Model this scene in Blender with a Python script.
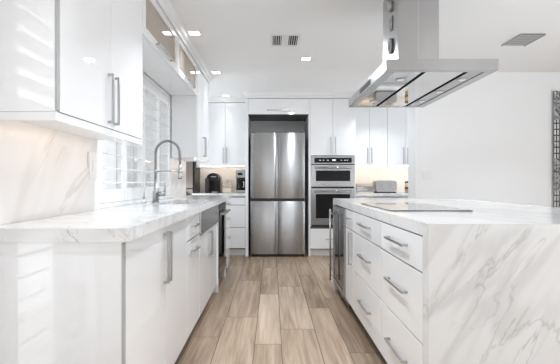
import bpy, bmesh, math, random
from mathutils import Vector, Matrix
random.seed(7)
for o in list(bpy.data.objects): bpy.data.objects.remove(o)
SC = bpy.context.scene
COL = SC.collection

# ------------------------------------------------------------------ camera, world, lights, exposure
cam = bpy.data.cameras.new('camera'); camo = bpy.data.objects.new('camera', cam); COL.objects.link(camo)
camo.location = (0, 0, 1.08); camo.rotation_euler = (math.pi/2, 0, 0)
cam.sensor_fit = 'HORIZONTAL'; cam.sensor_width = 36; cam.lens = 36*380/560
cam.shift_x = 8/560; cam.clip_start = 0.02
SC.camera = camo
W = bpy.data.worlds.new('overcast_sky'); SC.world = W; W.use_nodes = True
W.node_tree.nodes['Background'].inputs[0].default_value = (0.94, 0.97, 1.0, 1)
W.node_tree.nodes['Background'].inputs[1].default_value = 2.2
SC.view_settings.view_transform = 'Standard'; SC.view_settings.look = 'None'
SC.view_settings.gamma = 1; SC.view_settings.use_curve_mapping = False
SC.view_settings.exposure = -0.97
SC.cycles.diffuse_bounces = 7; SC.cycles.max_bounces = 14; SC.cycles.transparent_max_bounces = 20
SC.cycles.sample_clamp_indirect = 6

def area(name, loc, rot, sx, sy, power, col=(1, 1, 1)):
    l = bpy.data.lights.new(name, 'AREA'); l.shape = 'RECTANGLE'; l.size = sx; l.size_y = sy
    l.energy = power; l.color = col
    o = bpy.data.objects.new(name, l); COL.objects.link(o); o.location = loc; o.rotation_euler = rot
    return o
# added upward fill at made-up openings; the last is daylight through the shuttered door
UP = math.radians(52)
area('added_fill_rear', (0.55, -3.0, 1.1), (math.pi/2+UP, 0, 0), 2.1, 1.9, 46, (.88, .945, 1))
area('added_fill_rear_narrow', (3.30, -3.0, 1.1), (math.pi/2+UP, 0, 0), .6, 1.9, 26, (.88, .945, 1))
area('added_fill_side', (4.28, 0.9, 1.2), (math.pi/2+UP, 0, math.pi/2), 2.6, 1.7, 150, (.88, .945, 1))
area('added_fill_back_right', (4.28, 5.4, 1.3), (math.pi/2+UP, 0, math.pi/2), 1.2, 1.6, 58, (.88, .945, 1))
area('added_fill_alcove', (-1.70, 5.12, 1.25), (math.pi/2+UP, 0, -math.pi/2), .9, 1.7, 22, (.88, .945, 1))
area('daylight_shutter_door', (-1.27, .80, 1.03), (math.pi/2, 0, -math.pi/2), .8, 1.95, 17, (.96, .98, 1))
LAMP_W = 29

# ------------------------------------------------------------------ materials
def mat(name):
    m = bpy.data.materials.new(name); m.use_nodes = True
    return m, m.node_tree.nodes, m.node_tree.links, m.node_tree.nodes['Principled BSDF']
def plain(name, col, rough=.5, metal=0, coat=0, bump=0, bscale=200, var=0, spec=None):
    m, N, L, B = mat(name)
    B.inputs['Base Color'].default_value = (*col, 1); B.inputs['Roughness'].default_value = rough
    B.inputs['Metallic'].default_value = metal; B.inputs['Coat Weight'].default_value = coat
    if coat: B.inputs['Coat Roughness'].default_value = .03
    if spec is not None: B.inputs['Specular IOR Level'].default_value = spec
    if bump or var:
        tc = N.new('ShaderNodeTexCoord'); nz = N.new('ShaderNodeTexNoise'); nz.inputs['Scale'].default_value = bscale
        L.new(tc.outputs['Object'], nz.inputs['Vector'])
        if bump:
            bp = N.new('ShaderNodeBump'); bp.inputs['Strength'].default_value = bump; bp.inputs['Distance'].default_value = .002
            L.new(nz.outputs['Fac'], bp.inputs['Height']); L.new(bp.outputs['Normal'], B.inputs['Normal'])
        if var:
            mx = N.new('ShaderNodeMix'); mx.data_type = 'RGBA'
            mx.inputs['A'].default_value = (*[c*(1-var) for c in col], 1); mx.inputs['B'].default_value = (*[min(1, c*(1+var)) for c in col], 1)
            L.new(nz.outputs['Fac'], mx.inputs['Factor']); L.new(mx.outputs['Result'], B.inputs['Base Color'])
    return m
def emit(name, col, s):
    m, N, L, B = mat(name)
    B.inputs['Base Color'].default_value = (.9, .9, .9, 1)
    B.inputs['Emission Color'].default_value = (*col, 1); B.inputs['Emission Strength'].default_value = s
    return m
def glass(name, tint=(1, 1, 1), refl=.05, rough=0.0, frost=0, fcol=(1, 1, 1)):
    m, N, L, B = mat(name); N.remove(B)
    t = N.new('ShaderNodeBsdfTransparent'); t.inputs[0].default_value = (*tint, 1)
    base = t.outputs[0]
    if frost:
        d = N.new('ShaderNodeBsdfDiffuse'); d.inputs[0].default_value = (*fcol, 1); fm = N.new('ShaderNodeMixShader'); fm.inputs[0].default_value = frost
        L.new(t.outputs[0], fm.inputs[1]); L.new(d.outputs[0], fm.inputs[2]); base = fm.outputs[0]
    g = N.new('ShaderNodeBsdfGlossy'); g.inputs['Roughness'].default_value = rough
    lw = N.new('ShaderNodeLayerWeight'); lw.inputs['Blend'].default_value = .5
    p = N.new('ShaderNodeMath'); p.operation = 'POWER'; p.inputs[1].default_value = 4; L.new(lw.outputs['Facing'], p.inputs[0])
    ad = N.new('ShaderNodeMath'); ad.operation = 'MULTIPLY_ADD'; ad.inputs[1].default_value = .7; ad.inputs[2].default_value = refl; ad.use_clamp = True
    L.new(p.outputs[0], ad.inputs[0])
    mx = N.new('ShaderNodeMixShader'); L.new(ad.outputs[0], mx.inputs[0]); L.new(base, mx.inputs[1]); L.new(g.outputs[0], mx.inputs[2])
    L.new(mx.outputs[0], N['Material Output'].inputs['Surface'])
    return m
def brushed(name, col, rough, direction='Z', amount=.12, metal=1, aniso=0):
    """Brushed steel: fine streaks along one axis vary the roughness and tone."""
    m, N, L, B = mat(name)
    tc = N.new('ShaderNodeTexCoord'); mp = N.new('ShaderNodeMapping')
    s = [220, 220, 220]; s['XYZ'.index(direction)] = 1.5
    mp.inputs['Scale'].default_value = s
    nz = N.new('ShaderNodeTexNoise'); nz.inputs['Scale'].default_value = 1; nz.inputs['Detail'].default_value = 2
    L.new(tc.outputs['Object'], mp.inputs['Vector']); L.new(mp.outputs[0], nz.inputs['Vector'])
    rg = N.new('ShaderNodeMapRange'); rg.inputs['To Min'].default_value = rough*.93; rg.inputs['To Max'].default_value = rough*1.07
    L.new(nz.outputs['Fac'], rg.inputs['Value']); L.new(rg.outputs[0], B.inputs['Roughness'])
    mx = N.new('ShaderNodeMix'); mx.data_type = 'RGBA'
    mx.inputs['A'].default_value = (*[c*(1-amount) for c in col], 1); mx.inputs['B'].default_value = (*[c*(1+amount) for c in col], 1)
    L.new(nz.outputs['Fac'], mx.inputs['Factor']); L.new(mx.outputs['Result'], B.inputs['Base Color'])
    B.inputs['Metallic'].default_value = metal
    if aniso:
        tg = N.new('ShaderNodeTangent'); tg.direction_type = 'RADIAL'; tg.axis = 'Z'; L.new(tg.outputs[0], B.inputs['Tangent'])
        B.inputs['Anisotropic'].default_value = aniso; B.inputs['Anisotropic Rotation'].default_value = 0.25
    return m
def marble(name, base=(.80, .80, .795), dark=(.30, .29, .285), scale=1.0, rot=(0, 0, 0), amount=1.0, seed=0.0, rough=.12, warm=None):
    m, N, L, B = mat(name)
    tc = N.new('ShaderNodeTexCoord'); mp = N.new('ShaderNodeMapping')
    mp.inputs['Rotation'].default_value = rot; mp.inputs['Location'].default_value = (seed, seed*.7, seed*.3)
    geo = N.new('ShaderNodeNewGeometry')
    L.new(geo.outputs['Position'], mp.inputs['Vector'])
    st = N.new('ShaderNodeMapping'); st.inputs['Scale'].default_value = (1.25*scale, 1.25*scale, .36*scale)
    L.new(mp.outputs[0], st.inputs['Vector'])
    def ridge(sc, det, dist, w, off):
        o = N.new('ShaderNodeVectorMath'); o.operation = 'ADD'; o.inputs[1].default_value = (off, off*1.3, -off)
        L.new(st.outputs[0], o.inputs[0])
        n = N.new('ShaderNodeTexNoise'); n.inputs['Scale'].default_value = sc; n.inputs['Detail'].default_value = det
        n.inputs['Roughness'].default_value = .55; n.inputs['Distortion'].default_value = dist
        L.new(o.outputs[0], n.inputs['Vector'])
        a = N.new('ShaderNodeMath'); a.operation = 'SUBTRACT'; a.inputs[1].default_value = .5; L.new(n.outputs['Fac'], a.inputs[0])
        b = N.new('ShaderNodeMath'); b.operation = 'ABSOLUTE'; L.new(a.outputs[0], b.inputs[0])
        r = N.new('ShaderNodeMapRange'); r.interpolation_type = 'SMOOTHSTEP'
        r.inputs['From Min'].default_value = 0; r.inputs['From Max'].default_value = w
        r.inputs['To Min'].default_value = 1; r.inputs['To Max'].default_value = 0
        L.new(b.outputs[0], r.inputs['Value'])
        return r.outputs[0]
    def mask(sc, lo, hi, off):
        o = N.new('ShaderNodeVectorMath'); o.operation = 'ADD'; o.inputs[1].default_value = (off, off, off)
        L.new(st.outputs[0], o.inputs[0])
        n = N.new('ShaderNodeTexNoise'); n.inputs['Scale'].default_value = sc; n.inputs['Detail'].default_value = 2
        L.new(o.outputs[0], n.inputs['Vector'])
        r = N.new('ShaderNodeMapRange'); r.inputs['From Min'].default_value = lo; r.inputs['From Max'].default_value = hi
        L.new(n.outputs['Fac'], r.inputs['Value']); return r.outputs[0]
    def mul(a, b):
        x = N.new('ShaderNodeMath'); x.operation = 'MULTIPLY'
        L.new(a, x.inputs[0])
        if isinstance(b, float): x.inputs[1].default_value = b
        else: L.new(b, x.inputs[1])
        return x.outputs[0]
    def add(a, b):
        x = N.new('ShaderNodeMath'); x.operation = 'ADD'; x.use_clamp = True; L.new(a, x.inputs[0]); L.new(b, x.inputs[1]); return x.outputs[0]
    soft = mul(mul(ridge(2.4, 3, .5, .09, 3.1), mask(1.4, .40, .58, 5.0)), .30)
    thin = mul(mul(ridge(1.9, 6, .6, .013, 7.7), mask(2.0, .38, .56, 1.0)), .50)
    fine = mul(mul(ridge(3.4, 7, .5, .018, 12.3), mask(1.8, .42, .58, 9.0)), .34)
    f = mul(add(add(soft, thin), fine), float(amount))
    mx = N.new('ShaderNodeMix'); mx.data_type = 'RGBA'
    mx.inputs['A'].default_value = (*base, 1); mx.inputs['B'].default_value = (*dark, 1)
    L.new(f, mx.inputs['Factor']); L.new(mx.outputs['Result'], B.inputs['Base Color'])
    B.inputs['Roughness'].default_value = rough
    return m

M = {}
M['wall'] = plain('painted wall white', (.85, .855, .86), .6, bump=.08, bscale=160)
M['ceiling'] = plain('painted ceiling white', (.90, .905, .91), .7, bump=.05, bscale=120)
M['cab'] = plain('high gloss white lacquer', (.85, .856, .866), .015, spec=.95)
M['carc'] = plain('cabinet carcass gap shade', (.12, .12, .12), .5)  # dark grey puts the shade of the door gaps into the colour
M['trim'] = plain('satin white trim', (.82, .82, .82), .35)
M['beige'] = plain('beige cabinet lining', (.74, .64, .54), .5)
M['niche'] = plain('grey niche lining', (.62, .615, .61), .5)
M['nickel'] = plain('satin nickel handle', (.48, .475, .47), .3, 1)
M['chrome'] = plain('polished chrome', (.78, .78, .78), .09, 1)
M['steel_basin'] = plain('satin steel basin', (.66, .66, .66), .42, 1)
M['steel_toast'] = plain('satin toaster steel', (.52, .50, .48), .3, 1)
M['spring'] = plain('dark chrome spring', (.20, .20, .20), .22, 1)
M['steel'] = brushed('brushed stainless vertical', (.42, .423, .43), .25, 'Z', .03, 1, .95)
M['steel_h'] = brushed('brushed stainless horizontal', (.37, .37, .37), .22, 'X', .02)
M['steel_hood'] = brushed('brushed stainless hood', (.46, .46, .465), .24, 'X', .04, 1, .8)
M['mirror_steel'] = plain('mirror polished steel', (.68, .68, .68), .035, 1)
M['steel_sink'] = brushed('brushed stainless sink', (.42, .42, .42), .24, 'Y', .06)
M['dark_steel'] = brushed('dark bronze steel', (.22, .185, .16), .22, 'Z', .1)
M['black'] = plain('black plastic', (.012, .012, .013), .35)
M['matte_black'] = plain('matte black gasket', (.005, .005, .005), .9, spec=.05)
M['blackglass'] = plain('black glass', (.006, .006, .007), .03, 0, spec=.3)
M['smoke_glass'] = plain('smoked glass door', (.035, .037, .04), .04, 0, spec=.8)
M['cooktop_glass'] = plain('black ceramic cooktop glass', (.012, .012, .013), .02, 0, coat=1, spec=1.0)
M['mark'] = plain('grey printed marks', (.35, .35, .35), .4)
M['whiteplastic'] = plain('white plastic', (.82, .82, .81), .3)
M['vent_dark'] = plain('vent shadow grey', (.05, .05, .05), .8)
M['vent_grey'] = plain('vent blade grey', (.42, .42, .42), .5)
M['glass'] = glass('clear glass', (1, 1, 1), .02)
M['cabglass'] = glass('cabinet door glass', (.96, .93, .90), .08, 0, .5, (.66, .56, .46))
M['jarglass'] = glass('jar glass', (.97, .95, .92), .06)
M['led'] = emit('white led panel', (1, .97, .93), 14)
M['led_warm'] = emit('warm led strip', (1, .68, .44), 13)
M['led_back'] = emit('warm led strip back wall', (1, .84, .68), 60)
M['led_cab'] = emit('cabinet led strip', (1, .86, .72), 14)
M['hoodled'] = emit('hood lamp glass', (1, .96, .9), .12)
M['clock'] = emit('blue white display digits', (.75, .9, 1), 1.2)
M['woodlight'] = plain('light wood', (.66, .52, .37), .45, var=.15, bscale=30)
M['coffee'] = plain('coffee machine dark brown black', (.012, .010, .009), .12, spec=.3)
M['bronze'] = plain('bronze grey plastic', (.05, .042, .037), .2, .2)
M['cream'] = plain('cream contents', (.78, .70, .60), .6)
M['brass'] = plain('tan brass frame', (.55, .38, .2), .4, .4)
M['marble_top'] = marble('white marble counter', (.76, .76, .757), scale=1.0, rot=(1.1, .2, .5), seed=2.0, amount=.5)
M['marble_left'] = marble('white marble sink counter', (.77, .77, .766), scale=1.5, rot=(.5, .6, -.4), seed=5.2, amount=.95)
M['marble_fall'] = marble('white marble waterfall', (.76, .76, .76), scale=1.55, rot=(0, -.62, 0), seed=4.6, amount=.8, rough=.16)
M['splash'] = marble('white marble backsplash', (.82, .81, .80), (.42, .37, .33), scale=.85, rot=(.7, 0, .2), seed=8.0, amount=.6, rough=.3)
M['splash_back'] = marble('white marble back wall splash', (.82, .80, .77), (.45, .40, .35), scale=1.0, rot=(0, .8, 0), seed=3.0, amount=.4, rough=.3)

def floor_mat():
    m, N, L, B = mat('wood look porcelain planks')
    at = N.new('ShaderNodeAttribute'); at.attribute_name = 'plank'      # r: tone, g: random offset
    sp = N.new('ShaderNodeSeparateColor'); L.new(at.outputs['Color'], sp.inputs[0])
    geo = N.new('ShaderNodeNewGeometry')
    cb = N.new('ShaderNodeCombineXYZ')
    k = N.new('ShaderNodeMath'); k.operation = 'MULTIPLY'; k.inputs[1].default_value = 37.0; L.new(sp.outputs[1], k.inputs[0])
    L.new(k.outputs[0], cb.inputs['X']); L.new(k.outputs[0], cb.inputs['Y'])
    ad = N.new('ShaderNodeVectorMath'); ad.operation = 'ADD'; L.new(geo.outputs['Position'], ad.inputs[0]); L.new(cb.outputs[0], ad.inputs[1])
    def grain(sx, sy, det, dist):
        mp = N.new('ShaderNodeMapping'); mp.inputs['Scale'].default_value = (sx, sy, 1); L.new(ad.outputs[0], mp.inputs['Vector'])
        n = N.new('ShaderNodeTexNoise'); n.inputs['Scale'].default_value = 1; n.inputs['Detail'].default_value = det; n.inputs['Distortion'].default_value = dist
        n.inputs['Roughness'].default_value = .6
        L.new(mp.outputs[0], n.inputs['Vector']); return n.outputs['Fac']
    g1 = grain(17, 1.0, 5, .6); g2 = grain(70, 2.5, 5, .3)
    a = N.new('ShaderNodeMath'); a.operation = 'MULTIPLY'; a.inputs[1].default_value = .68; L.new(g1, a.inputs[0])
    b = N.new('ShaderNodeMath'); b.operation = 'MULTIPLY_ADD'; b.inputs[1].default_value = .32; L.new(g2, b.inputs[0]); L.new(a.outputs[0], b.inputs[2])
    rg = N.new('ShaderNodeMapRange'); rg.inputs['From Min'].default_value = .37; rg.inputs['From Max'].default_value = .63
    L.new(b.outputs[0], rg.inputs['Value'])
    t = N.new('ShaderNodeMath'); t.operation = 'MULTIPLY_ADD'; t.inputs[1].default_value = .5; L.new(rg.outputs[0], t.inputs[0])
    h = N.new('ShaderNodeMath'); h.operation = 'MULTIPLY'; h.inputs[1].default_value = .5; L.new(sp.outputs[0], h.inputs[0]); L.new(h.outputs[0], t.inputs[2])
    cr = N.new('ShaderNodeValToRGB'); e = cr.color_ramp.elements
    e[0].position = 0; e[0].color = (.15, .096, .060, 1); e[1].position = 1; e[1].color = (.62, .505, .385, 1)
    x = e.new(.45); x.color = (.35, .255, .178, 1)
    L.new(t.outputs[0], cr.inputs[0]); L.new(cr.outputs[0], B.inputs['Base Color'])
    B.inputs['Roughness'].default_value = .38
    return m
M['floor'] = floor_mat(); M['grout'] = plain('brown grout', (.12, .095, .08), .8)

def art_mat():
    """A black and white photograph print: grid of windows between dark girders and pale sky, all procedural."""
    m, N, L, B = mat('black and white print')
    tc = N.new('ShaderNodeTexCoord')
    sp = N.new('ShaderNodeSeparateXYZ'); L.new(tc.outputs['Object'], sp.inputs[0])
    cb = N.new('ShaderNodeCombineXYZ'); L.new(sp.outputs['X'], cb.inputs['X']); L.new(sp.outputs['Z'], cb.inputs['Y'])
    br = N.new('ShaderNodeTexBrick'); br.offset = 0
    br.inputs['Color1'].default_value = (.75, .75, .75, 1); br.inputs['Color2'].default_value = (.48, .48, .48, 1)
    br.inputs['Mortar'].default_value = (.05, .05, .05, 1); br.inputs['Scale'].default_value = 1
    br.inputs['Brick Width'].default_value = .034; br.inputs['Row Height'].default_value = .070; br.inputs['Mortar Size'].default_value = .008
    L.new(cb.outputs[0], br.inputs['Vector'])
    nz = N.new('ShaderNodeTexNoise'); nz.inputs['Scale'].default_value = 14; nz.inputs['Detail'].default_value = 5; nz.inputs['Distortion'].default_value = 1.5
    L.new(tc.outputs['Object'], nz.inputs['Vector'])
    cr = N.new('ShaderNodeValToRGB'); cr.color_ramp.elements[0].position = .36; cr.color_ramp.elements[1].position = .64
    cr.color_ramp.elements[0].color = (.02, .02, .02, 1); cr.color_ramp.elements[1].color = (.55, .55, .55, 1)
    L.new(nz.outputs['Fac'], cr.inputs[0])
    z = N.new('ShaderNodeValToRGB'); z.color_ramp.interpolation = 'CONSTANT'
    e = z.color_ramp.elements; e[0].position = 0; e[0].color = (.8, .8, .8, 1); e[1].position = .13; e[1].color = (.35, .35, .35, 1)
    for p, v in ((.42, 1), (.75, .15)):
        q = e.new(p); q.color = (v, v, v, 1)
    mr = N.new('ShaderNodeMapRange'); mr.inputs['From Min'].default_value = 0; mr.inputs['From Max'].default_value = 1.36
    L.new(sp.outputs['Z'], mr.inputs['Value']); L.new(mr.outputs[0], z.inputs[0])
    mx = N.new('ShaderNodeMix'); mx.data_type = 'RGBA'
    L.new(z.outputs[0], mx.inputs['Factor']); L.new(cr.outputs[0], mx.inputs['A']); L.new(br.outputs['Color'], mx.inputs['B'])
    L.new(mx.outputs['Result'], B.inputs['Base Color']); B.inputs['Roughness'].default_value = .05
    B.inputs['Coat Weight'].default_value = .5
    return m
M['art'] = art_mat()

# ------------------------------------------------------------------ mesh helpers
class MB:
    def __init__(s): s.bm = bmesh.new()
    def box(s, x0, x1, y0, y1, z0, z1):
        x0, x1 = sorted((x0, x1)); y0, y1 = sorted((y0, y1)); z0, z1 = sorted((z0, z1))
        r = bmesh.ops.create_cube(s.bm, size=1)
        for v in r['verts']:
            v.co = Vector(((x0+x1)/2+v.co.x*(x1-x0), (y0+y1)/2+v.co.y*(y1-y0), (z0+z1)/2+v.co.z*(z1-z0)))
        return s
    def tube(s, pts, rad, n=10, caps=True):
        pts = [Vector(p) for p in pts]; k = len(pts)
        rads = rad if isinstance(rad, (list, tuple)) else [rad]*k
        t0 = (pts[1]-pts[0]).normalized()
        a = t0.orthogonal().normalized(); rings = []
        for i, p in enumerate(pts):
            t = (pts[min(i+1, k-1)]-pts[max(i-1, 0)]).normalized()
            a = (a-t*a.dot(t)).normalized(); b = t.cross(a)
            rings.append([s.bm.verts.new(p+(a*math.cos(2*math.pi*j/n)+b*math.sin(2*math.pi*j/n))*rads[i]) for j in range(n)])
        for i in range(k-1):
            for j in range(n):
                f = s.bm.faces.new((rings[i][j], rings[i][(j+1) % n], rings[i+1][(j+1) % n], rings[i+1][j])); f.smooth = True
        if caps:
            s.bm.faces.new(rings[0][::-1]); s.bm.faces.new(rings[-1])
        return s
    def lathe(s, c, prof, axis='Z', n=28):
        """prof: (radius, height) pairs, turned about an axis through c."""
        c = Vector(c); rings = []
        for r, h in prof:
            ring = []
            for j in range(n):
                u, v = max(r, 1e-4)*math.cos(2*math.pi*j/n), max(r, 1e-4)*math.sin(2*math.pi*j/n)
                ring.append(s.bm.verts.new(c+Vector({'Z': (u, v, h), 'Y': (u, h, v), 'X': (h, u, v)}[axis])))
            rings.append(ring)
        for i in range(len(rings)-1):
            for j in range(n):
                f = s.bm.faces.new((rings[i][j], rings[i][(j+1) % n], rings[i+1][(j+1) % n], rings[i+1][j])); f.smooth = True
        s.bm.faces.new(rings[0][::-1]); s.bm.faces.new(rings[-1])
        return s
    def prism(s, poly, z0, z1, axis='Z'):
        """Extrude a 2-D outline: axis Z uses (x, y), axis Y (x, z), axis X (y, z)."""
        def P(p, h): return {'Z': (p[0], p[1], h), 'Y': (p[0], h, p[1]), 'X': (h, p[0], p[1])}[axis]
        a = [s.bm.verts.new(P(p, z0)) for p in poly]; b = [s.bm.verts.new(P(p, z1)) for p in poly]
        s.bm.faces.new(a[::-1]); s.bm.faces.new(b)
        for i in range(len(poly)):
            j = (i+1) % len(poly); s.bm.faces.new((a[i], a[j], b[j], b[i]))
        return s
def wloc(o):
    v = Vector((0, 0, 0))
    while o is not None: v += o.location; o = o.parent
    return v
def obj(name, mb, m, parent=None, bevel=0, seg=2, origin=None):
    bm = mb.bm
    bmesh.ops.recalc_face_normals(bm, faces=bm.faces)
    if parent is not None: off = wloc(parent)
    elif origin is not None: off = Vector(origin)
    else:
        c = [v.co for v in bm.verts]
        lo = Vector([min(p[i] for p in c) for i in range(3)]); hi = Vector([max(p[i] for p in c) for i in range(3)])
        off = Vector(((lo.x+hi.x)/2, (lo.y+hi.y)/2, lo.z))
    bmesh.ops.translate(bm, verts=bm.verts, vec=-off)
    me = bpy.data.meshes.new(name); bm.to_mesh(me); bm.free()
    o = bpy.data.objects.new(name, me); COL.objects.link(o)
    if parent is not None: o.parent = parent
    else: o.location = off
    me.materials.append(M[m] if isinstance(m, str) else m)
    if bevel:
        b = o.modifiers.new('soft_edge', 'BEVEL'); b.width = bevel; b.segments = seg; b.limit_method = 'ANGLE'; b.angle_limit = .7
        b.harden_normals = False
    return o
def tag(o, label, cat, group=None):
    o['label'] = label; o['category'] = cat
    if group: o['group'] = group
    return o
def thing(name, label, cat, loc, group=None):
    o = bpy.data.objects.new(name, None); COL.objects.link(o); o.location = loc; o.empty_display_size = .1
    return tag(o, label, cat, group)
def struct(name, mb, m, parent=None, **k):
    o = obj(name, mb, m, parent, **k)
    if parent is None: o['kind'] = 'structure'
    return o
def structroot(name, loc):
    o = bpy.data.objects.new(name, None); COL.objects.link(o); o.location = loc; o['kind'] = 'structure'; o.empty_display_size = .1
    return o
def rbox2d(x0, x1, y0, y1, r, n=6, corners=(1, 1, 1, 1)):
    out = []
    for (cx, cy, a0), on in zip(((x1-r, y1-r, 0), (x0+r, y1-r, 90), (x0+r, y0+r, 180), (x1-r, y0+r, 270)), corners):
        if on:
            for i in range(n+1):
                a = math.radians(a0+90*i/n); out.append((cx+r*math.cos(a), cy+r*math.sin(a)))
        else:
            out.append(({0: x1, 90: x0, 180: x0, 270: x1}[a0], {0: y1, 90: y1, 180: y0, 270: y0}[a0]))
    return out

# ------------------------------------------------------------------ dimensions
XL, YB, ZC = -1.045, 6.13, 2.37
CT, CB = .914, .864               # worktop top and underside
XF = -.535                        # sink run door faces
XI = .620                         # island drawer faces

# ------------------------------------------------------------------ the shell
def build_floor():
    bm = bmesh.new(); col = bm.loops.layers.color.new('plank')
    tones = {}
    P = .4275; edges = []
    for k in range(-4, 14):
        edges += [-.365+k*P, -.365+k*P+.25]
    edges.sort()
    ends = {-.365: 3.04, -.115: 2.53, .0625: 2.79, .3125: 3.26, .49: 2.40, -.5425: 2.648}
    tone = {(-.115, 2.53): .92, (-.365, 3.04): .62, (-.365, 1.91): .66, (.0625, 2.79): .78, (.0625, 1.66): .70, (.3125, 3.26): .25, (.3125, 2.13): .72,
            (.49, 2.40): .22, (-.5425, 2.648): .42, (-.5425, 1.518): .30, (-.115, 1.40): .66, (-.115, 3.66): .55, (.0625, 3.92): .60,
            (-.365, 4.17): .45, (-.5425, 3.778): .55, (.49, 3.53): .66, (.49, 1.27): .55, (.3125, 4.39): .55}
    g = .0022
    for a, b in zip(edges, edges[1:]):
        key = next((k for k in ends if abs(k-a) < .01), None)
        y0 = ends[key] if key is not None else 2.4+random.random()*1.13
        n0 = -int((y0+3.2)/1.13)-1
        for j in range(n0, 6):
            ya, yb = y0+j*1.13, y0+(j+1)*1.13
            if ya > YB or yb < -3.1 or a > 4.4 or b < -1.9: continue
            t = None
            if key is not None:
                t = next((v for (kx, ky), v in tone.items() if abs(kx-key) < .01 and abs(ky-ya) < .03), None)
            if t is None: t = .3+.5*random.random()
            vs = [bm.verts.new(p) for p in ((a+g, ya+g, 0), (b-g, ya+g, 0), (b-g, yb-g, 0), (a+g, yb-g, 0))]
            f = bm.faces.new(vs); r = random.random()
            for lp in f.loops: lp[col] = (t, r, 0, 1)
    me = bpy.data.meshes.new('floor'); bm.to_mesh(me); bm.free()
    o = bpy.data.objects.new('floor', me); COL.objects.link(o); me.materials.append(M['floor']); o['kind'] = 'structure'
    base = MB().box(-1.9, 4.5, -3.2, 6.3, -.1, -.0015)
    b = obj('grout', base, 'grout', o)
build_floor()
struct('ceiling', MB().box(-1.95, 4.5, -3.2, 6.35, ZC, ZC+.12), 'ceiling')
w = MB(); xo, xi = XL-.12, XL-.02
w.box(xo, xi, -3.05, .35, 0, ZC); w.box(xo, xi, .35, 1.25, 2.06, ZC)
w.box(xo, xi, 1.25, 2.28, 0, ZC); w.box(xo, xi, 2.28, 3.93, 0, CB); w.box(xo, xi, 2.28, 3.93, 1.975, ZC)
w.box(xo, xi, 3.93, 4.62, 0, ZC)
struct('wall_left', w, 'wall')
w = MB().box(-1.85, -1.72, 4.5, 4.65, 0, ZC).box(-1.85, -1.72, 5.58, 6.3, 0, ZC).box(-1.85, -1.72, 4.65, 5.58, 2.12, ZC).box(-1.85, -1.72, 4.65, 5.58, 0, .38)
w.box(-1.72, XL-.02, 4.5, 4.62, 0, ZC)
struct('wall_alcove', w, 'wall')
struct('wall_back', MB().box(-1.85, 4.4, YB+.001, YB+.15, 0, ZC), 'wall')
struct('wall_partition', MB().box(1.684, 4.30, 4.46, 4.70, 0, ZC), 'wall')
w = MB()
w.box(4.30, 4.45, -3.15, -.45, 0, ZC); w.box(4.30, 4.45, 2.25, 4.78, 0, ZC); w.box(4.30, 4.45, 6.02, 6.3, 0, ZC); w.box(4.30, 4.45, 4.78, 6.02, 0, .48); w.box(4.30, 4.45, 4.78, 6.02, 2.12, ZC); w.box(4.30, 4.45, -.45, 2.25, 0, .32); w.box(4.30, 4.45, -.45, 2.25, 2.18, ZC)
struct('wall_right', w, 'wall')
w = MB()
for x0, x1, z0, z1 in ((-1.3, -.53, 0, ZC), (1.63, 2.93, 0, ZC), (3.67, 4.45, 0, ZC), (-.53, 1.63, 2.17, ZC), (2.93, 3.67, 2.17, ZC), (2.93, 3.67, 0, .12), (-.53, 1.63, 0, .12)):
    w.box(x0, x1, -3.2, -3.05, z0, z1)
struct('wall_rear', w, 'wall')

def slats(mb, y0, y1, zs, x, chord, th, tilt):
    for z in zs:
        c, s = math.cos(tilt), math.sin(tilt)
        prof = []
        for i in range(12):
            a = 2*math.pi*i/12; u, v = chord/2*math.cos(a), th/2*math.sin(a)
            prof.append((x+u*c-v*s, z+u*s+v*c))
        mb.prism(prof, y0, y1, 'Y')
def shutter(parent, y0, y1, z0, z1, x, bot, top, stile, zfirst, step, chord, tilt):
    p = obj('shutter_panel', MB().box(x-.014, x+.014, y0+.002, y0+stile, z0, z1).box(x-.014, x+.014, y1-stile, y1-.002, z0, z1)
            .box(x-.014, x+.014, y0+stile, y1-stile, z0, z0+bot).box(x-.014, x+.014, y0+stile, y1-stile, z1-top, z1), 'trim', parent, .002)
    zs = []; z = zfirst
    while z < z1-top-.01:
        if z > z0+bot+.01: zs.append(z)
        z += step
    m = MB(); slats(m, y0+stile+.001, y1-stile-.001, zs, x, chord, .009, tilt)
    obj('louver', m, 'trim', p)
win = structroot('window_1', (XL-.1, 3.1, CT))
f = MB(); xa, xb = XL-.115, XL-.02
f.box(xa, XL-.004, 2.281, 2.31, CT+.001, 1.974).box(xa, XL-.004, 3.90, 3.929, CT+.001, 1.974).box(xa, XL-.004, 2.31, 3.90, 1.945, 1.974).box(xa, XL-.004, 2.31, 3.90, CT+.001, CT+.03)
f.box(XL-.11, XL-.085, 3.092, 3.118, CT+.03, 1.945).box(XL-.11, XL-.085, 2.31, 3.90, CT+.03, CT+.06)
obj('window_frame', f, 'trim', win, .002)
obj('pane', MB().box(XL-.098, XL-.095, 2.31, 3.90, CT+.06, 1.945), 'glass', win)
for k in range(4):
    a = 2.312+k*.3965; shutter(win, a, a+.3955, CT+.032, 1.943, XL-.021, .09, .085, .052, 1.077, .0935, .082, math.radians(-7))
door = structroot('door_1', (XL-.1, .8, 0))
obj('door_frame', MB().box(XL-.115, XL-.01, .351, .39, .005, 2.058).box(XL-.115, XL-.01, 1.21, 1.249, .005, 2.058).box(XL-.115, XL-.01, .39, 1.21, 2.02, 2.058), 'trim', door, .002)
obj('pane', MB().box(XL-.105, XL-.101, .39, 1.21, .01, 2.02), 'glass', door)
for k in range(2):
    a = .392+k*.409; shutter(door, a, a+.408, .01, 2.018, XL-.03, .12, .10, .055, .20, .0935, .078, math.radians(24))
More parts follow.
